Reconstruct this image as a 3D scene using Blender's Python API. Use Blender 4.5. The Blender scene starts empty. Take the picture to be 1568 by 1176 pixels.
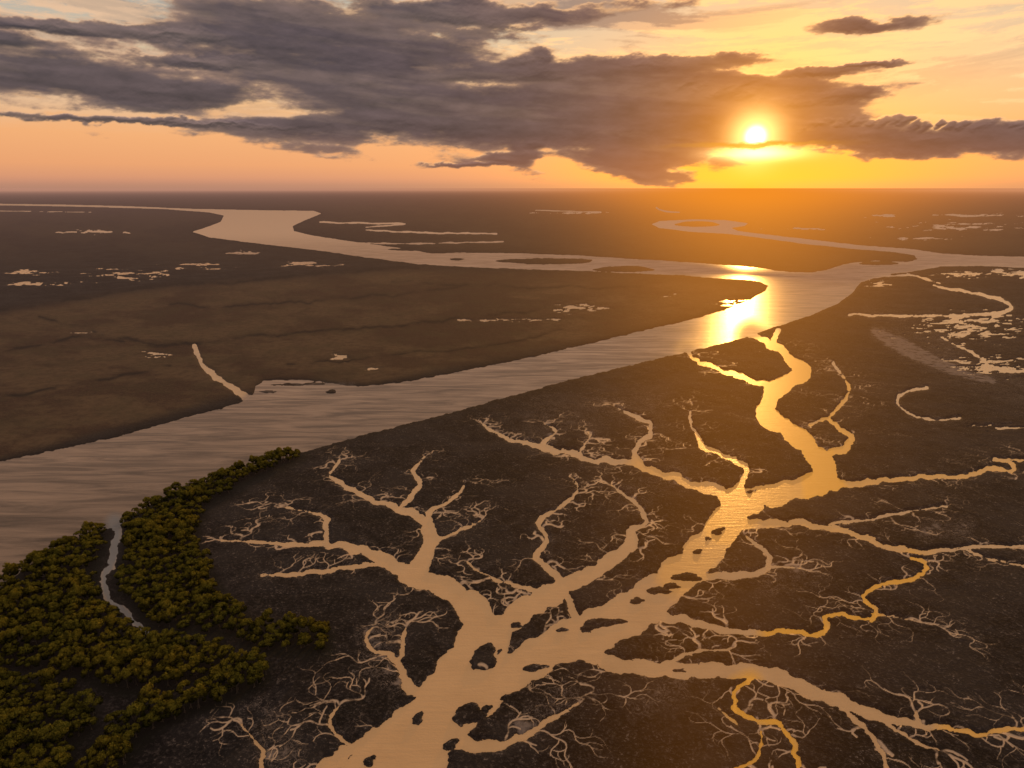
import bpy, math, random
import numpy as np
random.seed(7); rng=np.random.default_rng(7)
H=200.0; F=1059.0; CX=784.0; CY=588.0
PITCH=math.atan(301.0/F); CP=math.cos(PITCH); SP=math.sin(PITCH)
def g2w(x,y):
    x=np.asarray(x,float); y=np.asarray(y,float)
    dx=x-CX; dy=CY-y
    fw=F*CP+dy*SP; up=dy*CP-F*SP
    t=H/np.maximum(-up,1e-6)
    return dx*t, fw*t
def w2g(X,Y):
    d=Y*CP+H*SP; u=Y*SP-H*CP
    return CX+F*X/d, CY-F*u/d
def azel(x,y):
    dx=x-CX; dy=CY-y
    fw=F*CP+dy*SP; up=dy*CP-F*SP
    return math.degrees(math.atan2(dx,fw)), math.degrees(math.atan2(up,math.hypot(dx,fw)))
SUN_AZ,SUN_EL=azel(1157,209)
sa,se=math.radians(SUN_AZ),math.radians(SUN_EL)
SUNV=(math.sin(sa)*math.cos(se),math.cos(sa)*math.cos(se),math.sin(se))

sc=bpy.context.scene
sc.view_settings.view_transform='Standard'; sc.view_settings.look='None'; sc.view_settings.exposure=0; sc.view_settings.gamma=1
cam=bpy.data.cameras.new('camera'); co=bpy.data.objects.new('camera',cam); sc.collection.objects.link(co)
cam.sensor_width=36; cam.lens=36*F/1568; cam.clip_start=1; cam.clip_end=900000
co.location=(0,0,H); co.rotation_euler=(math.pi/2-PITCH,0,0); sc.camera=co

# ---------------------------------------------------------------- terrain grid
U=np.concatenate([np.linspace(-2600,-210,50),np.arange(-200,1768,1.3),np.linspace(1778,4200,50)])
V=np.concatenate([[288.3,289.0],np.arange(289.7,420,0.7),np.arange(420,1200,1.3),np.linspace(1202,2600,50)])
NU,NV=len(U),len(V)
GU,GV=np.meshgrid(U,V)
def box(x0,x1,y0,y1):
    return (slice(max(0,np.searchsorted(V,y0)),np.searchsorted(V,y1)),slice(max(0,np.searchsorted(U,x0)),np.searchsorted(U,x1)))
def catmull(P,step=9.0):
    P=np.array(P,float); out=[]
    Q=np.vstack([2*P[0]-P[1],P,2*P[-1]-P[-2]])
    for i in range(1,len(Q)-2):
        n=max(2,int(np.hypot(*(Q[i+1]-Q[i])[:2])/step))
        for k in range(n):
            t=k/n
            out.append(.5*((2*Q[i])+(-Q[i-1]+Q[i+1])*t+(2*Q[i-1]-5*Q[i]+4*Q[i+1]-Q[i+2])*t*t+(-Q[i-1]+3*Q[i]-3*Q[i+1]+Q[i+2])*t**3))
    out.append(P[-1]); return np.array(out)
def segs(S,P,M=16,wig=0.0):
    for a,b in zip(P[:-1],P[1:]):
        r=max(a[2],b[2])/2+M
        bx=box(min(a[0],b[0])-r,max(a[0],b[0])+r,min(a[1],b[1])-r,max(a[1],b[1])+r)
        x=GU[bx]; 
        if x.size==0: continue
        y=GV[bx]; dx,dy=b[0]-a[0],b[1]-a[1]; L=dx*dx+dy*dy+1e-9
        t=np.clip(((x-a[0])*dx+(y-a[1])*dy)/L,0,1)
        d=np.hypot(x-a[0]-t*dx,y-a[1]-t*dy)-(a[2]+(b[2]-a[2])*t)/2
        S[bx]=np.minimum(S[bx],d)
def inside(P,X,Y):
    c=np.zeros(X.shape,bool); n=len(P)
    for i in range(n):
        x1,y1=P[i][:2]; x2,y2=P[(i+1)%n][:2]
        if y1==y2: continue
        m=((y1>Y)!=(y2>Y))&(X<(x2-x1)*(Y-y1)/(y2-y1)+x1)
        c^=m
    return c
def polysdf(P,M=22):
    P=np.array(P,float)[:,:2]
    Q=[]
    for i in range(len(P)):
        Q.append((P[i][0],P[i][1],0))
    Q.append(Q[0])
    S=np.full(GU.shape,float(M)); segs(S,np.array(Q),M)
    ins=inside(P,GU,GV)
    return np.where(ins,-S,S)
def vnoise(X,Y,seed):
    r=np.random.default_rng(seed); T=r.random((256,256))
    xi=np.floor(X).astype(int); yi=np.floor(Y).astype(int); fx=X-xi; fy=Y-yi
    fx=fx*fx*(3-2*fx); fy=fy*fy*(3-2*fy)
    a=T[yi%256,xi%256]; b=T[yi%256,(xi+1)%256]; c=T[(yi+1)%256,xi%256]; d=T[(yi+1)%256,(xi+1)%256]
    return (a*(1-fx)+b*fx)*(1-fy)+(c*(1-fx)+d*fx)*fy
def fbm(X,Y,seed,o=4,g=.55):
    s=0;a=.5;n=0
    for i in range(o):
        th=.6*i; c_,s_=math.cos(th),math.sin(th)
        s=s+a*vnoise((X*c_-Y*s_)*2.03**i+13.7*i,(X*s_+Y*c_)*2.03**i+7.1*i,seed+i); n+=a; a*=g
    return s/n
def sstep(x,a,b):
    t=np.clip((x-a)/(b-a),0,1); return t*t*(3-2*t)

river=[(-420,780),(-200,742),(0,706),(50,697),(120,682),(200,664),(280,640),(340,625),(376,614),(388,604),(392,592),(405,583),(430,581),(480,583),(530,590),(560,592),(620,585),(700,570),(800,550),(900,527),(980,508),(1050,492),(1110,475),(1150,458),(1172,446),(1176,438),(1165,432),(1140,428),(1100,426),(1040,421),(960,418),(900,415),(800,412),(700,408),(640,404),(560,394),(500,385),(440,378),(380,371),(320,363),(295,355),(310,350),(338,340),(343,330),(320,325),(250,320),(150,317),(50,315),(-100,313),(-100,311),(100,313.5),(200,316),(300,320),(400,322),(480,323),(492,327),(465,338),(448,346),(450,354),(480,361),(540,370),(600,378),(660,388),(720,387),(800,388),(880,391),(960,396),(1040,401),(1100,405),(1160,410),(1210,417),(1240,418),(1270,412),(1300,403),(1340,399),(1390,401),(1405,397),(1400,391),(1370,386),(1300,380.5),(1230,373),(1170,365),(1120,358.5),(1060,355),(1010,349),(998,343.5),(1010,338.5),(1060,336),(1110,337),(1145,342),(1140,346),(1120,349),(1130,354),(1180,360),(1250,368),(1320,376),(1400,382),(1440,388),(1500,392),(1568,393),(1900,391),(1900,412),(1568,410),(1500,407),(1440,408),(1400,415),(1350,422),(1318,432),(1305,448),(1282,465),(1240,483),(1190,500),(1140,517),(1060,537),(960,560),(860,585),(760,612),(660,640),(560,665),(480,688),(430,702),(350,725),(280,748),(230,772),(195,795),(180,806),(150,812),(100,835),(50,862),(0,900),(-200,1010),(-420,1150)]
S_r=polysdf(river)
for (x,y,rx,ry) in [(840,400,74,5),(955,412,46,5),(700,397,12,2),(1068,343,34,4.5),(507,600,9,3),(440,589,26,2.5),(480,588,16,2.5),(412,600,14,2),(1345,403,30,3),(620,382,24,2)]:
    q=[(x+rx*math.cos(a)*(1+.12*math.sin(3*a+x)),y+ry*math.sin(a)) for a in np.linspace(0,2*math.pi,24,endpoint=False)]
    S_r=np.maximum(S_r,-polysdf(q,12))

CH=[
([(590,1230,150),(612,1180,125),(650,1120,88),(700,1040,72),(735,975,58),(725,935,45),(690,905,32),(640,885,30),(600,865,22),(560,845,16),(510,835,12),(440,833,7),(340,828,3)],1),
([(500,832,12),(497,810,10),(503,796,8),(480,785,5),(440,777,3)],1),
([(400,882,5),(460,878,8),(520,872,7),(565,864,8),(590,862,8)],1),
([(636,880,28),(660,830,24),(655,805,18),(640,795,16),(610,778,12),(570,765,9),(530,745,8),(505,730,6),(520,705,3)],1),
([(655,805,14),(665,780,8),(700,760,4),(712,740,2)],1),
([(612,778,8),(640,745,9),(635,720,7),(650,700,3)],1),
([(665,830,8),(700,815,6),(735,798,3)],1),
([(735,985,50),(790,945,35),(850,905,30),(880,890,24),(920,870,22),(965,835,20),(965,815,14),(990,800,8),(975,775,7),(940,745,3)],1),
([(866,892,12),(855,880,12),(820,850,9),(835,830,8),(828,795,8),(870,770,6),(885,750,4),(880,735,2)],1),
([(810,930,14),(815,905,10),(780,895,6),(740,880,4),(715,860,2)],1),
([(670,1110,80),(760,1042,58),(830,1000,55),(880,975,60),(940,955,62),(985,925,58),(1040,880,50),(1090,830,52),(1120,785,42),(1150,765,36),(1220,750,32),(1260,735,36),(1252,700,30),(1215,665,28),(1175,635,28),(1185,600,26),(1225,575,24),(1215,553,16),(1195,535,14),(1170,522,12),(1148,514,12)],1),
([(1200,540,10),(1185,520,9),(1192,506,9)],0),
([(1190,592,12),(1150,580,10),(1100,565,8),(1064,551,7),(1053,538,5)],1),
([(1258,702,12),(1300,682,14),(1302,665,10),(1268,640,8),(1290,615,6),(1298,590,5),(1275,555,3)],1),
([(1268,640,6),(1240,650,4)],1),
([(1260,742,20),(1320,740,10),(1400,732,8),(1470,730,7),(1520,718,8),(1552,720,8),(1545,706,8),(1523,703,6),(1555,704,5),(1700,703,6)],1),
([(1120,780,26),(1105,755,20),(1050,740,14),(980,715,12),(900,702,10),(850,690,9),(790,675,7),(750,660,5),(740,650,3)],1),
([(975,712,12),(972,690,10),(1000,655,8),(965,635,5),(940,622,4)],1),
([(850,690,6),(830,680,6),(850,660,4),(835,650,2)],1),
([(885,700,6),(905,665,3)],1),
([(1115,760,20),(1140,735,12),(1135,712,10),(1100,695,9),(1070,680,8),(1065,660,7),(1055,640,4),(1060,620,2)],1),
([(1120,805,20),(1180,802,14),(1250,806,10),(1310,820,9),(1370,840,9),(1420,845,7),(1500,838,6),(1700,834,6)],1),
([(1270,803,6),(1330,795,5),(1400,782,3),(1450,775,2)],1),
([(1480,842,4),(1530,860,3),(1700,890,3)],1),
([(1040,890,20),(1090,882,14),(1150,880,12),(1175,865,10),(1172,845,8),(1150,830,7),(1140,818,3)],1),
([(1175,868,6),(1222,870,2)],1),
([(975,940,26),(1040,950,14),(1110,965,12),(1170,970,10),(1210,966,9),(1255,972,9),(1268,958,9),(1262,945,8),(1300,942,7),(1335,950,8),(1342,932,8),(1322,912,8),(1350,895,7),(1385,888,7),(1415,880,8),(1415,862,7),(1395,855,4)],1),
([(1335,940,4),(1390,948,2)],1),
([(870,985,30),(930,1015,22),(1000,1025,22),(1080,1028,24),(1160,1030,22),(1220,1050,22),(1290,1078,20),(1350,1098,16),(1410,1112,12),(1450,1115,10),(1500,1125,8),(1550,1115,8),(1700,1120,8)],1),
([(1288,1085,10),(1330,1120,9),(1365,1190,8)],1),
([(1410,1112,8),(1403,1092,7)],1),
([(1340,1098,7),(1400,1135,5),(1440,1150,3)],1),
([(1000,1025,10),(1060,1000,7),(1120,993,3)],1),
([(1148,1038,8),(1125,1060,8),(1130,1090,9),(1160,1102,9),(1190,1108,9),(1215,1140,9),(1228,1200,9)],1),
([(1112,1182,6),(1160,1160,6),(1165,1120,4)],1),
([(1100,1085,4),(1128,1108,5)],0),
([(680,1130,30),(740,1145,18),(800,1130,13),(850,1100,8),(885,1078,3)],1),
([(640,1090,30),(600,1105,16),(560,1130,14),(520,1160,20),(460,1200,20)],1),
([(650,1060,18),(622,1050,16),(605,1010,12),(570,995,8),(562,975,5),(575,955,2)],1),
([(610,1010,10),(618,985,8),(622,960,4)],1),
([(534,1146,8),(505,1110,6),(520,1080,3)],1),
([(405,1190,14),(400,1150,8),(370,1110,3)],1),
([(745,965,10),(772,980,12),(766,1025,12)],0),
([(866,900,12),(882,945,14)],0),
([(175,800,14),(176,840,14),(162,880,11),(166,912,9),(192,938,10),(230,972,8)],0),
([(298,530,8),(303,550,9),(330,580,10),(386,610,12)],0),
([(1300,482,4),(1400,484,4),(1480,482,5),(1540,478,7),(1545,466,7),(1520,455,6),(1480,447,5),(1430,437,4)],0),
([(1455,492,6),(1480,482,5)],0),
([(1420,594,3),(1392,598,4),(1373,612,5),(1385,630,5),(1425,643,4),(1470,640,2)],0),
([(1440,515,2),(1490,542,4),(1530,565,5),(1600,570,8),(1750,570,10)],0),
([(1330,425,3),(1390,422,4),(1440,434,3)],0),
([(490,340,2.5),(560,342,3),(620,343,3),(560,348,2)],0),
([(560,352,2),(640,356,3),(760,358,3)],0),
([(540,372,3),(650,373,2.5),(770,370,3)],0),
([(1005,318,3),(1015,323,3),(1040,325,2)],0),
([(820,322,1.5),(920,325,2)],0),
([(0,323,1.2),(140,325,1.2)],0),
]
S_c=np.full(GU.shape,22.0)
for P,f in CH:
    Q=catmull(P,7.0)
    n=len(Q)
    w=np.clip(Q[:,2]*.22,.3,2.4)
    k=np.random.default_rng(int(P[0][0])).normal(0,1,(n,2)); k=(k+np.roll(k,1,0))/1.5
    k[0]=k[-1]=0
    Q[:,0]+=k[:,0]*w; Q[:,1]+=k[:,1]*w*.7
    Q[:,2]=np.maximum(Q[:,2]*(1+.14*np.sin(np.arange(n)*.9+P[0][1]))*np.where(Q[:,2]<16,.86,1),.8)
    segs(S_c,Q,16)
isl=[(740,1008,19,20),(718,1095,20,17),(925,953,26,7),(903,962,14,5),(1100,813,11,5),(1068,845,7,4),(1050,884,24,6),(1008,905,18,5),(975,920,9,5),(820,1022,16,6),(775,1068,8,6),(690,1140,13,8),(640,1100,8,10),(1030,898,12,4),(860,965,8,4),(1150,752,8,3),(745,1085,8,7),(565,1165,10,9),(1040,1027,12,3),(790,958,9,5),(1085,825,5,3)]
for i,(x,y,rx,ry) in enumerate(isl):
    q=[(x+rx*math.cos(a)*(1+.3*math.sin(2*a+i)+.15*math.sin(5*a+i))+.5*ry*math.sin(a)*-1,y+ry*math.sin(a)*(1+.2*math.sin(3*a+i))) for a in np.linspace(0,2*math.pi,26,endpoint=False)]
    S_c=np.maximum(S_c,-polysdf(q,12))
nz=fbm(GU*.10,GV*.22,3,5,.62)-.5
depthk=np.clip((GV-290)/250,.15,1)
S=np.minimum(S_r+nz*5*depthk, S_c+nz*7*depthk+.2)

WX,WY=g2w(GU,GV)
pond=np.zeros(GU.shape)
PD=[(205,420,80,10),(40,417,55,5),(60,434,75,4),(310,408,50,8),(470,404,60,5),(370,388,30,4),(885,471,48,10),(1028,453,26,4),(1122,462,36,7),(830,490,60,3),(722,491,40,2.5),(140,510,26,5),(240,543,30,7),(520,547,18,7),(575,565,15,2.5),(140,355,70,4),(880,326,80,2),(1480,347,120,8),(1350,331,40,3),(1250,350,60,2),(1500,330,100,3),(1560,420,120,10),(1480,420,50,7),(1350,435,30,7),(1490,500,110,26),(1510,560,70,20),(1540,655,60,5),(1400,365,100,3)]
for x,y,rx,ry in PD:
    pond=np.maximum(pond,np.exp(-(((GU-x)/rx)**2+((GV-y)/ry)**2)))
pn=fbm(GU*.055,GV*.42,21,6,.66)
pl=pond*1.2+ (pn-.5)*3.2
Sp=np.clip((1.10-pl)*5,-6,30); Sp=np.where(pond<.12,30,Sp)
S=np.minimum(S,Sp)

# ------------------------------------------------ fine dendritic creeks (grown in world space)
fine=[]; occ={}
CS=1.9
def cell(x,y): return (int(x//CS),int(y//CS))
bid=[0]
marsh=[(480,690),(760,614),(1140,519),(1250,484),(1330,440),(1700,440),(1700,1250),(60,1250),(300,1100),(500,1000),(420,960),(360,900),(320,850),(310,800),(380,745)]
def inm(x,y):
    d=y*CP+H*SP; gx=CX+F*x/d; gy=CY-F*(y*SP-H*CP)/d; c=False; n=len(marsh)
    for i in range(n):
        x1,y1=marsh[i]; x2,y2=marsh[(i+1)%n]
        if (y1>gy)!=(y2>gy) and gx<(x2-x1)*(gy-y1)/(y2-y1)+x1: c=not c
    return c
paths=[]
for P,f in CH:
    Q=catmull(P,7.0); X,Y=g2w(Q[:,0],Q[:,1]); bid[0]+=1
    sl=np.sqrt(X**2+Y**2+H*H); W=Q[:,2]*sl/F
    for i in range(len(X)):
        r=W[i]/2
        for a in np.arange(-r,r+.1,1.6):
            for b in (-1.6,0,1.6): occ.setdefault(cell(X[i]+a,Y[i]+b),bid[0])
    if f: paths.append((X,Y,W,bid[0]))
# breadth-first growth so that the catchments share the marsh evenly
from collections import deque
queue=deque()
def push(x,y,h,w,L,lev,k2): 
    bid[0]+=1
    queue.append(dict(x=x,y=y,h=h,w=w,w0=w,n=int(L/1.0)+3,i=0,lev=lev,k=k2,id=bid[0],pts=[(x,y,w)],cur=0,ph=random.uniform(0,6.28),fr=random.uniform(.25,.6),nb=random.randint(3,6)))
seeds=[]
for X,Y,W,pid in paths:
    acc=0
    for i in range(1,len(X)):
        acc+=math.hypot(X[i]-X[i-1],Y[i]-Y[i-1])
        k2=max(1,Y[i]/450)
        gap=(5.4+W[i]*.85)*k2
        t=math.atan2(Y[i]-Y[i-1],X[i]-X[i-1])
        while acc>gap:
            acc-=gap*random.uniform(.6,1.5)
            s=random.choice((-1,1)); h=t+s*random.uniform(.6,1.3); r=W[i]*.45
            seeds.append((X[i]+math.cos(h)*r,Y[i]+math.sin(h)*r,h,random.choice((.6,.9,1.3,2.3))*k2,random.choice((8,20,38,60))*random.uniform(.7,1.3),1,k2))
    t=math.atan2(Y[-1]-Y[-4],X[-1]-X[-4])
    if W[-1]<4:
        k2=max(1,Y[-1]/450)
        for s in (-.5,.45): seeds.append((X[-1],Y[-1],t+s*random.uniform(.6,1.2),1.5*k2,random.uniform(25,50),1,k2))
random.shuffle(seeds)
for s_ in seeds: push(*s_)
while queue:
    b=queue.popleft(); alive=True
    for _ in range(2):
        b['i']+=1; i=b['i']; f=i/b['n']
        b['cur']=b['cur']*.7+random.gauss(0,.16)
        b['h']+=b['cur']*.6+.30*math.sin(b['ph']+i*b['fr'])
        st_=1.0*b['k']; b['x']+=math.cos(b['h'])*st_; b['y']+=math.sin(b['h'])*st_
        c=occ.get(cell(b['x'],b['y']))
        if (c is not None and c!=b['id'] and i>4) or (i%4==0 and not inm(b['x'],b['y'])) or i>=b['n']:
            alive=False; break
        if i>2: occ.setdefault(cell(b['x'],b['y']),b['id'])
        w=b['w0']*(1-.72*f); b['pts'].append((b['x'],b['y'],w))
        b['nb']-=1
        if b['nb']<=0 and b['lev']<4:
            b['nb']=random.randint(3,8)
            s=random.choice((-1,1)); push(b['x'],b['y'],b['h']+s*random.uniform(.5,1.0),w*.78,(b['n']-i)*random.uniform(.4,.85)+3,b['lev']+1,b['k'])
    if alive: queue.append(b)
    elif len(b['pts'])>3: fine.append(b['pts'])
print('fine branches',len(fine),sum(len(p) for p in fine))
pale=np.zeros(GU.shape)
for P in fine:
    A=np.array(P)
    if len(A)>6: A=A[::2]
    gx,gy=w2g(A[:,0],A[:,1])
    if gx.max()<-200 or gx.min()>1780 or gy.min()>1210: continue
    sl=np.sqrt(A[:,0]**2+A[:,1]**2+H*H); sn=H/sl
    tx=np.gradient(gx); ty=np.gradient(gy); tl=np.hypot(tx,ty)+1e-6
    wp=A[:,2]*F/sl*np.where(np.abs(tx)/tl>.7,np.clip(sn*1.6,0,1),1)
    for i in range(len(gx)-1):
        r=4.5
        bx=box(min(gx[i],gx[i+1])-r,max(gx[i],gx[i+1])+r,min(gy[i],gy[i+1])-r,max(gy[i],gy[i+1])+r)
        x=GU[bx]
        if x.size==0: continue
        y=GV[bx]; dx,dy=gx[i+1]-gx[i],gy[i+1]-gy[i]; L=dx*dx+dy*dy+1e-9
        t=np.clip(((x-gx[i])*dx+(y-gy[i])*dy)/L,0,1)
        d=np.hypot(x-gx[i]-t*dx,y-gy[i]-t*dy)
        w=max(wp[i]*.9,.4)
        hw=max(w*.42,.72)
        a=min(1,(w/1.6)**1.0)*np.exp(-(d/hw)**2)
        pale[bx]=np.maximum(pale[bx],a)
br=fbm(GU*.030,GV*.06,50,5,.72)
br=(br-br[(GV>600)&(GV<1180)].mean())/br[(GV>600)&(GV<1180)].std()
pale*=np.clip(.82+br*.32,.32,1)
def streak(P,amp,M=12):
    D=np.full(GU.shape,60.0); segs(D,catmull(P,9),M+6); return amp*np.clip(1-np.maximum(D,0)/M,0,1)
mud=np.zeros(GU.shape)
for P,a,M in [([(1340,508,6),(1370,525,16),(1410,545,14),(1460,566,8),(1520,585,3)],1.0,12),([(398,605,10),(440,600,14),(490,592,8),(540,592,3)],1.0,9),([(1400,415,8),(1330,425,6),(1300,450,3)],.5,6),([(1380,520,30),(1480,570,20),(1560,600,20)],.45,30),([(1420,815,10),(1480,808,6)],.66,22),([(590,960,20),(570,1000,20),(600,1040,20)],.55,30),([(400,1100,30),(430,1160,40)],.55,40),([(870,1070,16),(800,1110,16)],.55,26),([(1000,620,30),(820,640,20)],.42,40),([(1240,880,20),(1180,900,20)],.42,30),([(1040,1060,20),(980,1080,20)],.42,30),([(1040,730,20),(960,760,20)],.38,30)]:
    mud=np.maximum(mud,streak(P,a,M))
zone=np.clip(inside(marsh,GU,GV)*1.0,0,1)
dens=np.exp(-np.maximum(S_c,0)/12.0)
mud=np.clip(mud+dens*zone*np.clip(.26+br*.2,0,.6),0,1)
DK=np.full(GU.shape,30.0)
for j,P in enumerate([[(0,477,3),(100,462,3),(250,440,3),(420,426,3),(640,410,3)],[(60,485,2),(120,500,2),(180,518,3),(240,528,3),(300,526,3),(400,515,2),(600,500,2),(760,482,2),(900,470,1)],[(0,540,2),(120,520,2),(190,525,2)],[(260,470,1),(420,466,1),(560,455,1),(700,440,1)],[(440,560,1),(600,545,1),(760,530,1),(860,505,1)],[(0,610,2),(120,590,2),(260,560,2)],[(600,430,1),(760,440,1),(980,440,1)]]):
    Q=catmull(P,6); r_=np.random.default_rng(5+j).normal(0,1,len(Q)); r_=np.convolve(r_,np.ones(5)/2.2,'same'); Q[:,1]+=r_*1.6; segs(DK,Q,14)
dkn=fbm(GU*.03,GV*.12,61,4)
bankdk=np.exp(-np.maximum(S_r,0)/4.0)*.8
dark=np.maximum(np.exp(-np.maximum(DK,0)/1.6)*np.clip((dkn-.3)*3,.15,.85),bankdk)
grass_poly=[(-500,470),(0,478),(250,441),(640,412),(900,420),(1170,440),(1050,490),(560,590),(385,600),(0,704),(-500,790)]
brown=1/(1+np.exp(np.clip(polysdf(grass_poly,22),-22,22)/3.0))
far=np.clip((430-GV)/60,0,1); brown=np.maximum(brown,far*.40)
brown*=1-zone
patch=fbm(GU*.009+.4,GV*.045,81,6,.66)

plots=[[(190,800),(215,785),(260,760),(330,735),(400,712),(455,698),(466,700),(430,718),(380,740),(320,775),(303,800),(300,830),(320,880),(345,920),(380,952),(370,975),(335,975),(290,970),(240,964),(217,950),(203,926),(186,910),(180,886),(192,850),(194,820)],
[(-260,1060),(-120,980),(0,905),(40,874),(90,843),(140,818),(162,815),(162,835),(148,870),(146,905),(160,928),(184,962),(235,982),(290,978),(340,990),(355,1010),(340,1028),(300,1042),(240,1061),(180,1065),(130,1043),(60,1027),(0,1031),(-260,1095)],
[(365,975),(400,960),(460,966),(505,976),(505,998),(460,1002),(400,1000),(370,992)],
[(110,1200),(150,1135),(200,1097),(280,1070),(340,1038),(380,1003),(410,1020),(408,1045),(350,1078),(290,1095),(240,1120),(200,1160),(190,1200)],
[(-260,1115),(0,1048),(60,1044),(115,1062),(147,1090),(145,1115),(115,1150),(90,1230),(-260,1230)]]
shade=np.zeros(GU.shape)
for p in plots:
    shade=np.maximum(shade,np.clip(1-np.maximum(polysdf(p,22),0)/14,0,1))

Z=np.tanh(S/2.2)*.75
lump=(fbm(WX/14,WY/14,70,4)-.5)
Z=np.where(Z>0,Z+np.clip(Z,0,1)*lump*.9*np.clip(1-WY/3000,0,1),Z-.1)
Z-= (pale*.25+dark*.3)*np.clip(Z,0,1)
Zf=np.where((Z<0.03)&(S>0.3),0.03+0*Z,Z)
def mkgrid(name,X,Y,Zz,attrs,flip=False,cols=None):
    nv,nu=X.shape
    me=bpy.data.meshes.new(name)
    me.vertices.add(nv*nu); me.vertices.foreach_set('co',np.stack([X,Y,Zz],-1).astype(np.float32).ravel())
    idx=np.arange(nv*nu).reshape(nv,nu)
    q=np.stack([idx[1:,:-1],idx[1:,1:],idx[:-1,1:],idx[:-1,:-1]],-1).reshape(-1,4)
    n=len(q); me.loops.add(n*4); me.polygons.add(n)
    me.loops.foreach_set('vertex_index',q.ravel().astype(np.int32))
    me.polygons.foreach_set('loop_start',(np.arange(n)*4).astype(np.int32))
    me.update(calc_edges=True)
    me.polygons.foreach_set('use_smooth',np.ones(n,bool))
    for k,v in attrs.items():
        a=me.attributes.new(k,'FLOAT','POINT'); a.data.foreach_set('value',v.astype(np.float32).ravel())
    if cols is not None:
        a=me.attributes.new('radiance','FLOAT_VECTOR','POINT'); a.data.foreach_set('vector',cols.astype(np.float32).ravel())
    me.update()
    o=bpy.data.objects.new(name,me); sc.collection.objects.link(o); return o
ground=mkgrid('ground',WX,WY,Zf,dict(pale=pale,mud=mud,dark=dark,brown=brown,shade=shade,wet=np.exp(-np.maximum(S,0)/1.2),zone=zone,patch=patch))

class N:
    def __init__(s,nt): s.nt=nt
    def n(s,t,**k):
        o=s.nt.nodes.new(t)
        for a,b in k.items(): setattr(o,a,b)
        return o
    def put(s,sock,v):
        if isinstance(v,bpy.types.NodeSocket): s.nt.links.new(v,sock)
        else: sock.default_value=v
    def m(s,op,a,b=0.0,c=0.0,clamp=False):
        o=s.n('ShaderNodeMath',operation=op,use_clamp=clamp)
        s.put(o.inputs[0],a); s.put(o.inputs[1],b); s.put(o.inputs[2],c); return o.outputs[0]
    def v(s,op,a,b=(0,0,0)):
        o=s.n('ShaderNodeVectorMath',operation=op); s.put(o.inputs[0],a)
        if op=='SCALE': s.put(o.inputs[3],b)
        else: s.put(o.inputs[1],b)
        return o.outputs['Value'] if op in('LENGTH','DOT_PRODUCT') else o.outputs[0]
    def mix(s,f,a,b,bt='MIX'):
        o=s.n('ShaderNodeMix',data_type='RGBA',blend_type=bt); o.clamp_factor=True
        s.put(o.inputs[0],f)
        for i,c in ((6,a),(7,b)):
            if isinstance(c,tuple) and len(c)==3: c=c+(1,)
            s.put(o.inputs[i],c)
        return o.outputs[2]
    def noise(s,vec,scale,det=4,rough=.55,dist=0):
        o=s.n('ShaderNodeTexNoise'); s.put(o.inputs['Vector'],vec); o.inputs['Scale'].default_value=scale
        o.inputs['Detail'].default_value=det; o.inputs['Roughness'].default_value=rough; o.inputs['Distortion'].default_value=dist
        return o.outputs['Fac']
    def ss(s,x,a,b,lo=0.0,hi=1.0):
        o=s.n('ShaderNodeMapRange',interpolation_type='SMOOTHSTEP'); s.put(o.inputs[0],x)
        s.put(o.inputs[1],a); s.put(o.inputs[2],b); o.inputs[3].default_value=lo; o.inputs[4].default_value=hi
        return o.outputs[0]
    def attr(s,nm,out='Fac'):
        o=s.n('ShaderNodeAttribute'); o.attribute_name=nm; return o.outputs[out]
    def xyz(s,x,y,z=0.0):
        o=s.n('ShaderNodeCombineXYZ'); s.put(o.inputs[0],x); s.put(o.inputs[1],y); s.put(o.inputs[2],z); return o.outputs[0]
    def sep(s,v):
        o=s.n('ShaderNodeSeparateXYZ'); s.put(o.inputs[0],v); return o.outputs
def newmat(name):
    m=bpy.data.materials.new(name); m.use_nodes=True; m.node_tree.nodes.clear(); return m,N(m.node_tree)
def painted_haze(k,shader,amt=1.0):  # distance haze and sunward glow painted onto surfaces as emission
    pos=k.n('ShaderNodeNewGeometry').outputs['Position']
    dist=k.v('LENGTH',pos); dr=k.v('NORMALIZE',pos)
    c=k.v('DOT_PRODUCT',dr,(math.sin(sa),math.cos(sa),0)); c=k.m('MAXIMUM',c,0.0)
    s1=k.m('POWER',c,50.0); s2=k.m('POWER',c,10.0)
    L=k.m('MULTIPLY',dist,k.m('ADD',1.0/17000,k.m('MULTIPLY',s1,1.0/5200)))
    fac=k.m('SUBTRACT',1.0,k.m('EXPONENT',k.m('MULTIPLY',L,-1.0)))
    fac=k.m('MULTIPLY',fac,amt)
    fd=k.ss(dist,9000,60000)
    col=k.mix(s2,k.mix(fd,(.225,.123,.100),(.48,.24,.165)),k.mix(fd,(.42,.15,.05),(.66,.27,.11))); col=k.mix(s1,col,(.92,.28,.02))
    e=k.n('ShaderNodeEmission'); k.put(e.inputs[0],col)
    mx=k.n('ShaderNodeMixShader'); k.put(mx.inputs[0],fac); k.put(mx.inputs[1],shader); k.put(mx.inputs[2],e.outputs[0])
    out=k.n('ShaderNodeOutputMaterial'); k.put(out.inputs[0],mx.outputs[0])

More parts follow.
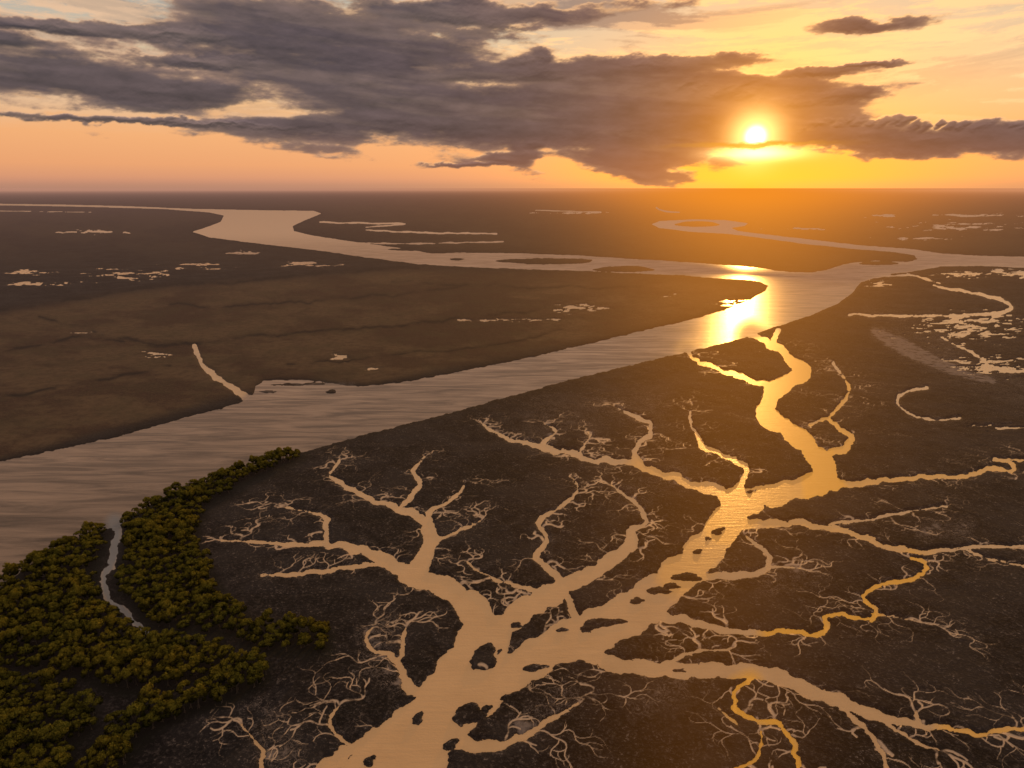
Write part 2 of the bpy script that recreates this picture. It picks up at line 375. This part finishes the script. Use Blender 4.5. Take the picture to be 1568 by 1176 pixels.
m,k=newmat('marsh_ground'); pos=k.n('ShaderNodeNewGeometry').outputs['Position']
n1=k.noise(pos,.018,4,.65); n2=k.noise(pos,.11,4,.65); n3=k.noise(pos,.75,3,.75)
nearc=k.mix(k.ss(n2,.32,.68),(.0020,.0020,.0024),(.0140,.0122,.0125)); nearc=k.mix(k.ss(n1,.47,.60,0,.7),nearc,(.023,.021,.0215))
nearc=k.mix(k.ss(n1,.50,.36,0,.6),nearc,(.004,.0045,.0035))
nearc=k.mix(k.ss(n3,.46,.70,0,.75),nearc,(.060,.050,.046)); 
pt=k.attr('patch')
bro=k.mix(k.ss(pt,.38,.62),(.048,.027,.016),(.100,.066,.036)); bro=k.mix(k.ss(n2,.4,.7,0,.6),bro,(.032,.020,.012)); bro=k.mix(k.ss(n1,.46,.60,0,.4),bro,(.052,.042,.020))
bro=k.mix(k.ss(n3,.45,.7,0,.45),bro,(.13,.09,.055))
col=k.mix(k.attr('brown'),nearc,bro)
sp=k.m('MULTIPLY',k.ss(n3,.57,.68),k.ss(n2,.48,.60)); col=k.mix(k.m('MULTIPLY',k.m('MULTIPLY',sp,k.attr('zone')),.7),col,(.20,.165,.145))
r1=k.noise(pos,.22,5,.68,1.6); rid=k.ss(k.m('ABSOLUTE',k.m('SUBTRACT',r1,.5)),.0,.022,1,0)
mudn=k.m('MULTIPLY',rid,k.ss(k.m('MULTIPLY',k.attr('mud'),k.m('ADD',n2,.5)),.10,.6))
mudc=k.mix(n3,(.17,.135,.12),(.30,.245,.21))
col=k.mix(k.m('MULTIPLY',mudn,.75),col,mudc)
solid=k.ss(k.m('ADD',k.attr('mud'),k.m('MULTIPLY',k.m('SUBTRACT',n2,.5),1.8)),.66,1.05)
col=k.mix(k.m('MULTIPLY',solid,.8),col,mudc)
pl=k.ss(k.m('ADD',k.attr('pale'),k.m('MULTIPLY',k.m('SUBTRACT',n3,.5),.30)),.08,.75)
col=k.mix(pl,col,(.54,.39,.265))
col=k.mix(k.m('MULTIPLY',k.attr('wet'),.3),col,(.10,.075,.055))
col=k.mix(k.attr('dark'),col,(.008,.007,.006))
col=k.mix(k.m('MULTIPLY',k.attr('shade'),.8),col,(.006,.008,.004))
p=k.n('ShaderNodeBsdfPrincipled'); k.put(p.inputs['Base Color'],col)
k.put(p.inputs['Roughness'],k.m('SUBTRACT',.9,k.m('MULTIPLY',pl,.4))); p.inputs['Specular IOR Level'].default_value=.1
b=k.n('ShaderNodeBump'); b.inputs['Strength'].default_value=.6; b.inputs['Distance'].default_value=.6; k.put(b.inputs['Height'],k.m('ADD',n3,n2)); k.put(p.inputs['Normal'],b.outputs[0])
painted_haze(k,p.outputs[0]); ground.data.materials.append(m)

# water
U=np.concatenate([np.linspace(-2600,-200,20),np.arange(-190,1768,5),np.linspace(1780,4200,20)])
V=np.concatenate([[288.3,290,292],np.arange(294,1200,3),np.linspace(1204,2600,20)])
GU,GV=np.meshgrid(U,V)
gold_glint=np.zeros(GU.shape)  # mask of sun glint, painted gold into the creek water colour
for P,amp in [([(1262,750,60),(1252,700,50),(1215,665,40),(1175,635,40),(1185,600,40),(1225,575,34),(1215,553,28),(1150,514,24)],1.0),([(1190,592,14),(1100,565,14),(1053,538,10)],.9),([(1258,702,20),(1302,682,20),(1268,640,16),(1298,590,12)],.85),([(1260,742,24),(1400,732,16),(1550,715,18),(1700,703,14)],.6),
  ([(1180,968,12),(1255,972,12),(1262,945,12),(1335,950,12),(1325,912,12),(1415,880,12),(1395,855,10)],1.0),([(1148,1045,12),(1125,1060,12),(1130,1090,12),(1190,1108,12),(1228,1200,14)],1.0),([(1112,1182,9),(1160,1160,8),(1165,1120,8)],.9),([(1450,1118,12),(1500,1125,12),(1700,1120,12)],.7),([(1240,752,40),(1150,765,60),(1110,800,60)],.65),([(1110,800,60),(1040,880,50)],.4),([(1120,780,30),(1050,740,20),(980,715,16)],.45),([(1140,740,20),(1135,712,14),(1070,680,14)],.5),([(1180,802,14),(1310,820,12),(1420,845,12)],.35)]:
    D=np.full(GU.shape,60.0); segs(D,catmull(P,9),30); gold_glint=np.maximum(gold_glint,amp*np.clip(1-np.maximum(D,0)/20,0,1))
inr=1/(1+np.exp((polysdf(river,22)-7)/1.5)); inr=np.where(GV<400,1.0,inr)
D=np.full(GU.shape,60.0); segs(D,catmull([(176,800,14),(176,840,12),(162,880,9),(166,912,7),(192,938,8),(230,972,6)],9),30); creek=np.clip(1-np.maximum(D,0)/12,0,1)
X,Y=g2w(GU,GV)
water=mkgrid('water',X,Y,np.zeros_like(X),dict(gold_glint=gold_glint,river=inr,sky_reflect=creek))
m,k=newmat('silty_water'); pos=k.n('ShaderNodeNewGeometry').outputs['Position']; dist=k.v('LENGTH',pos)
mp=k.n('ShaderNodeMapping'); k.put(mp.inputs[0],pos); mp.inputs['Rotation'].default_value=(0,0,math.radians(-48)); mp.inputs['Scale'].default_value=(.012,.09,1)
f1=k.noise(mp.outputs[0],1.0,6,.66,.8); f2=k.noise(pos,.05,4,.6,.5)
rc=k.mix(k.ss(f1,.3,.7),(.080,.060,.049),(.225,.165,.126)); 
rc=k.mix(k.ss(dist,300,900),rc,k.v('SCALE',rc,2.25)); rc=k.mix(k.ss(dist,900,1900),rc,k.mix(k.ss(f1,.35,.65),(.42,.30,.22),(.62,.455,.345)))  # farther river painted lighter in place of the missing sky reflection
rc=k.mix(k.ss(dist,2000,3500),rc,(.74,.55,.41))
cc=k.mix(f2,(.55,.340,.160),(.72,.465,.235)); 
g=k.attr('gold_glint'); rv=k.attr('river'); cc=k.mix(g,cc,(.94,.50,.06))
col=k.mix(rv,cc,rc); col=k.mix(k.attr('sky_reflect'),col,(.20,.20,.21))  # sky reflection painted grey into the mangrove creek colour
p=k.n('ShaderNodeBsdfPrincipled'); k.put(p.inputs['Base Color'],col); p.inputs['IOR'].default_value=1.33
k.put(p.inputs['Roughness'],k.m('ADD',k.m('ADD',.15,k.m('MULTIPLY',rv,.13)),k.m('MULTIPLY',g,.27)))
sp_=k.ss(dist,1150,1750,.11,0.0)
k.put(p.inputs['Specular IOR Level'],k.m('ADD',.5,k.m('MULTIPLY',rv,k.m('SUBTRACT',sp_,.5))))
w1=k.noise(pos,.9,3,.6); w2=k.noise(mp.outputs[0],6.0,4,.6)
b=k.n('ShaderNodeBump'); b.inputs['Strength'].default_value=.35; b.inputs['Distance'].default_value=.25
k.put(b.inputs['Height'],k.m('ADD',w1,k.m('MULTIPLY',w2,2.0))); k.put(p.inputs['Normal'],b.outputs[0])
painted_haze(k,p.outputs[0],.45); water.data.materials.append(m)

# ------------------------------------------------------------ mangroves
m,k=newmat('mangrove_foliage')
oi=k.n('ShaderNodeObjectInfo').outputs['Random']; pos=k.n('ShaderNodeNewGeometry').outputs['Position']
tc=k.n('ShaderNodeTexCoord').outputs['Object']; zz=k.sep(tc)[2]
nn=k.noise(pos,1.0,2,.6); n0=k.noise(pos,.03,2,.5)
c=k.mix(k.ss(nn,.3,.7),(.130,.120,.018),(.34,.275,.036)); c=k.mix(k.m('MULTIPLY',oi,.5),c,(.23,.17,.024)); c=k.mix(k.ss(n0,.4,.65,0,.5),c,(.115,.125,.024))
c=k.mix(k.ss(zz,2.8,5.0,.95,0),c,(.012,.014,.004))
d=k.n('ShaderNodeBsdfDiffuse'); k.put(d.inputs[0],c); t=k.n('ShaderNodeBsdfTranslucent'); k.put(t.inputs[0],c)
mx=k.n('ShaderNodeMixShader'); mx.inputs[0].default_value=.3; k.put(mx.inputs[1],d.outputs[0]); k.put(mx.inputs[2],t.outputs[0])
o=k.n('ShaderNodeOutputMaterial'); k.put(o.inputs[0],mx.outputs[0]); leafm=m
m,k=newmat('mangrove_bark'); p=k.n('ShaderNodeBsdfPrincipled'); pos=k.n('ShaderNodeNewGeometry').outputs['Position']
k.put(p.inputs['Base Color'],k.mix(k.noise(pos,5,3),(.04,.03,.022),(.10,.08,.06))); p.inputs['Roughness'].default_value=.9
o=k.n('ShaderNodeOutputMaterial'); k.put(o.inputs[0],p.outputs[0]); barkm=m
def tube(vs,fs,a,b,ra,rb,n=5):
    a=np.array(a);b=np.array(b);d=b-a;d=d/np.linalg.norm(d);u=np.cross(d,(0.3,1,.1));u/=np.linalg.norm(u);w=np.cross(d,u);s=len(vs)
    for q,r in((a,ra),(b,rb)):
        for i in range(n):
            t=2*math.pi*i/n; vs.append(tuple(q+r*(math.cos(t)*u+math.sin(t)*w)))
    for i in range(n): fs.append((s+i,s+(i+1)%n,s+n+(i+1)%n,s+n+i))
variants=[]
for vi in range(7):
    r=np.random.default_rng(100+vi); vs=[];fs=[]
    ht=r.uniform(2.0,2.6); tube(vs,fs,(0,0,-.3),(0,0,ht),.17,.11)
    for i in range(5):
        a=r.uniform(0,6.28); tube(vs,fs,(math.cos(a)*.9,math.sin(a)*.9,-.3),(0,0,r.uniform(.7,1.2)),.05,.06,4)
    lobes=[]
    for i in range(15):
        a=r.uniform(0,6.28); q=math.sqrt(r.uniform(0,1))*1.8
        z=4.4-.55*q*q*.9+r.uniform(-.2,.3); lobes.append((math.cos(a)*q,math.sin(a)*q,z,r.uniform(.5,.9)))
        if i<6: tube(vs,fs,(0,0,ht-.3),(math.cos(a)*q,math.sin(a)*q,z),.08,.03,4)
    nb=len(fs)
    for (x,y,z,R) in lobes:
        for j in range(85):
            dd=r.normal(0,1,3); dd/=np.linalg.norm(dd); dd[2]=dd[2]*.75+.12
            c0=np.array((x,y,z))+dd*R*r.uniform(.6,1.03)
            nr=dd+r.normal(0,.3,3); nr/=np.linalg.norm(nr); u=np.cross(nr,r.normal(0,1,3)); u/=np.linalg.norm(u); w=np.cross(nr,u)
            s=r.uniform(.13,.23); i0=len(vs)
            vs+= [tuple(c0-u*s),tuple(c0-w*s*.7),tuple(c0+u*s),tuple(c0+w*s*.7)]; fs.append((i0,i0+1,i0+2,i0+3))
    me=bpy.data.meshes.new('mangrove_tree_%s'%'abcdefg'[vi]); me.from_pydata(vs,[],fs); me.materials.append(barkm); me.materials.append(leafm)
    mi=np.zeros(len(fs),np.int32); mi[nb:]=1; me.polygons.foreach_set('material_index',mi); me.update(); variants.append(me)
forest=bpy.data.objects.new('mangrove_forest',None); sc.collection.objects.link(forest)
sp=4.0; xs=np.arange(-520,20,sp); ys=np.arange(130,760,sp); X,Y=np.meshgrid(xs,ys)
X=X+rng.uniform(-.42,.42,X.shape)*sp; Y=Y+rng.uniform(-.42,.42,Y.shape)*sp
gx,gy=w2g(X,Y); msk=np.zeros(X.shape,bool)
jx=(fbm(X/9,Y/9,90,3)-.5)*12; jy=(fbm(X/9,Y/9,95,3)-.5)*9
for p in plots: msk|=inside(p,gx+jx,gy+2+jy)
msk&=(gx>-260)
big=fbm(X/11,Y/11,97,2)
cnt=0
for x,y,bb in zip(X[msk],Y[msk],big[msk]):
    o=bpy.data.objects.new('mangrove_tree',variants[random.randrange(7)]); s=random.uniform(.9,1.6)*(.8+.5*bb)
    o.location=(x,y,.2); o.rotation_euler=(random.uniform(-.08,.08),random.uniform(-.08,.08),random.uniform(0,6.28)); o.scale=(s,s,s*random.uniform(.85,1.15)*(.6+.8*bb)); o.parent=forest
    sc.collection.objects.link(o); cnt+=1
print('trees',cnt)

# ------------------------------------------------------------ sky dome (glowing air and cloud, transparent to the sun)
AZ=np.concatenate([np.linspace(-180,-47,60),np.arange(-45,48,.06),np.linspace(49,180,60)])
EL=np.concatenate([[-2,-.8],np.arange(-.3,14.6,.05),np.linspace(15,90,45)])[::-1]
az,el=np.meshgrid(AZ,EL)
def L3(*c): return np.array(c)
def mixc(f,a,b): f=np.asarray(f)[...,None]; return a*(1-f)+b*f
one=np.ones(az.shape+(3,))
st=[(-2,(.30,.16,.12)),(-.2,(.46,.23,.16)),(.4,(.64,.29,.18)),(1.6,(.82,.36,.17)),(3.6,(.90,.42,.18)),(6,(.86,.50,.25)),(9,(.74,.55,.34)),(13,(.56,.52,.42)),(24,(.90,.66,.42)),(45,(.66,.50,.38)),(90,(.32,.33,.38))]
base=np.stack([np.interp(el,[s[0] for s in st],[s[1][i] for s in st]) for i in range(3)],-1)
aab=np.abs((az-SUN_AZ+180)%360-180)
base=mixc(sstep(aab,26,56)*sstep(el,7,14)*(1-sstep(el,20,40))*.65,base,L3(.27,.32,.37))
back=mixc(sstep(el,0,25),L3(.30,.20,.18)*one,L3(.34,.30,.30)); base=mixc(sstep(aab,75,140),base,back)
ar,er=np.radians(az),np.radians(el)
dots=np.sin(ar)*np.cos(er)*SUNV[0]+np.cos(ar)*np.cos(er)*SUNV[1]+np.sin(er)*SUNV[2]
ang=np.degrees(np.arccos(np.clip(dots,-1,1)))
q1=fbm(az*.10+el*.12,el*.62,201,6,.58); q1b=fbm(az*.05,el*.2,215,3); wa=(q1-.5)*10; wb_=(q1b-.5)*4
sk=(az-SUN_AZ)*.06
W1=fbm((az+wa)*.10,(el+wb_*.6)*.80+sk*.5,231,8,.66)
W2=fbm((az+wa)*.07,(el+wb_)*.50+sk*.4,251,8,.62)
hi=sstep(el,3.2,7)
base=mixc(sstep(W1,.47,.58)*hi*.95*(1-sstep(el,20,60)*.6),base,mixc(sstep(aab,8,42),L3(1.0,.68,.35)*one,L3(.82,.53,.33)*one))
dk=sstep(W2,.42,.56)*sstep(el,4.2,8.5)*(1-sstep(el,16,40)*.7)*(1-.7*sstep(az,12,24))
base=mixc(dk*.84,base,mixc(sstep(W1,.42,.57),L3(.17,.140,.148)*one,L3(.56,.39,.27)*one))
g5=np.exp(-ang/6.8); g14=np.exp(-ang/11)
base=base*(1-g5[...,None]*L3(0,.32,.93)-g14[...,None]*L3(0,.08,.07)); base+=g5[...,None]*L3(.85,.26,0)+g14[...,None]*L3(.22,.06,.0)
pa,pe=azel(1165,258); pool=np.exp(-(((az-pa)/13)**2+((el-pe)/2.6)**2)); base=mixc(pool*.94,base,L3(1.18,.36,.006))
wB=fbm(az*.16,el*.5,301,4,.5)-.5; wC=fbm(az*.7,el*1.4,311,5,.6)-.5
PX=az+wB*6+wC*1.0; PY=el+wB*.6+wC*.7
def ell(x,y,rx,ry,p=2.0):
    a,e=azel(x,y); rxd=math.degrees(rx/F)*math.cos(math.radians(a))**2; ryd=math.degrees(ry/F)*math.cos(math.radians(a))
    return 1-(np.abs((PX-a)/rxd)**p+np.abs((PY-e)/ryd)**p)**(1/p)
dc=[(800,172,410,56),(600,145,220,46),(960,155,260,52),(1080,178,160,50),(900,202,290,32),(1010,228,130,38),(1005,250,70,36),(1000,268,46,24),(640,190,270,20),(820,112,300,20),(560,185,150,28),(90,105,270,44),(20,60,140,18),(-100,95,200,60),(230,140,230,24),(290,50,170,12),(470,45,200,38),(600,80,220,34),(330,187,340,6),(980,101,200,15),(1440,210,270,21),(1640,206,240,28),(1290,210,130,18),(1262,150,80,12),(792,238,40,32),(805,222,26,24),(760,246,50,12),(720,253,84,6),(1350,38,110,13),(1268,106,78,9),(1345,97,60,5),(700,22,260,18),(120,40,140,10),(340,92,150,12)]
rr=random.Random(3)
for i in range(16): dc.append((1225+i*24+rr.uniform(-6,6),194+rr.uniform(-3,4)-i*.3,rr.uniform(12,22),rr.uniform(6,12)))
for x_,y_ in [(812,92),(785,100),(1120,138),(1145,134),(1170,142),(1080,134),(1195,156),(1050,128)]: dc.append((x_,y_,26,16))
D=np.full(az.shape,-2.0)
for e in dc: D=np.logaddexp(D*12,np.maximum(ell(*e),-2)*12)/12
nA=fbm(az*.13+el*.05,el*.72,331,7,.55)-.5; nAl=fbm(az*.13+el*.05,el*.72,331,3,.55)-.5; nD=fbm(az*.55,el*1.5,341,7,.62)-.5
Dn=D+nA*1.4+nD*.65+.05; Dl=D+nAl*1.4+nD*.12
den=sstep(Dn,-.10,.18); core=sstep(Dn,-.02,.5)
ule=np.gradient(Dl,axis=0)/np.maximum(1e-3,-np.gradient(el,axis=0)); up_lit=np.clip(ule*.16,-.5,1)
cc=mixc(core,L3(.36,.23,.17)*one,L3(.096,.074,.083)*one)
cc=mixc(sstep(fbm(az*.07,el*.75+sk,371,7,.6),.44,.62)*.5,cc,L3(.185,.132,.120))
cc=cc*(1+np.clip(up_lit*.9+nD*.7,-.35,.9)[...,None]*L3(1.15,1,.9))
low=1-sstep(el,.8,4.4); cc=mixc(low*.5,cc,L3(.34,.145,.09))
near=np.exp(-ang/7.0); near2=np.exp(-ang/2.8); cc=cc*(1-near[...,None]*L3(0,.2,.7))+near[...,None]*L3(.56,.14,.0)+near2[...,None]*L3(.6,.24,.0)
rim=sstep(Dn,-.10,.02)*(1-sstep(Dn,.05,.25)); toplit=np.clip(up_lit*4+.3,0,1)
cc=cc+(rim*toplit)[...,None]*(L3(.34,.20,.09)+np.exp(-ang/12)[...,None]*L3(1.4,.70,.12))
opa=den*(.97-.6*np.exp(-(ang/1.5)**2))
base=mixc(opa,base,cc)
e1=azel(1160,222)[1]; sl_=(1-sstep(np.abs(el+wC*.5-e1),.05,.26)); veil=1-.93*sl_
sunb=np.exp(-(ang/.72)**4)*3+np.exp(-(ang/1.6)**2)*.9
a2,e2=azel(1160,235); s2=np.exp(-(((az-a2)/2.7)**2+((el-e2)/.42)**2))
base=base+(sunb*veil)[...,None]*L3(1.5,1.1,.45)+(s2*veil)[...,None]*L3(2.2,1.5,.6)
base=mixc(sl_*np.exp(-(aab/4.0)**2)*.85,base,L3(1.0,.42,.03))
hz=1-sstep(el,-.1,.8); hc=mixc(np.exp(-aab/9),L3(.44,.23,.165)*one,L3(.92,.30,.02)*one); base=mixc(hz*.65,base,hc)
R=210000.0
sky=mkgrid('sky',R*np.sin(ar)*np.cos(er),R*np.cos(ar)*np.cos(er),H+R*np.sin(er),dict(clear=1-opa*.95),cols=base)
m,k=newmat('sky_air_and_cloud'); e=k.n('ShaderNodeEmission'); k.put(e.inputs[0],k.attr('radiance','Vector')); e.inputs[1].default_value=.95
t=k.n('ShaderNodeBsdfTransparent'); cl=k.attr('clear'); k.put(t.inputs[0],k.xyz(cl,cl,cl))
a=k.n('ShaderNodeAddShader'); k.put(a.inputs[0],e.outputs[0]); k.put(a.inputs[1],t.outputs[0]); o=k.n('ShaderNodeOutputMaterial'); k.put(o.inputs[0],a.outputs[0])
sky.data.materials.append(m)
for mt in bpy.data.materials: mt.cycles.emission_sampling='NONE'

w=bpy.data.worlds.new('World'); sc.world=w; w.use_nodes=True; w.node_tree.nodes.clear(); k=N(w.node_tree)
s=k.n('ShaderNodeTexSky'); s.sky_type='NISHITA'; s.sun_disc=False; s.sun_elevation=se; s.sun_rotation=sa; s.altitude=200
bg=k.n('ShaderNodeBackground'); k.put(bg.inputs[0],s.outputs[0]); bg.inputs[1].default_value=.012
o=k.n('ShaderNodeOutputWorld'); k.put(o.inputs[0],bg.outputs[0])

sun=bpy.data.lights.new('sun','SUN'); sun.energy=2.8; sun.angle=math.radians(.5); sun.color=(1,.47,.10)
so=bpy.data.objects.new('sun',sun); sc.collection.objects.link(so)
from mathutils import Vector
so.rotation_euler=Vector(SUNV).to_track_quat('Z','Y').to_euler(); so.location=(0,0,500)
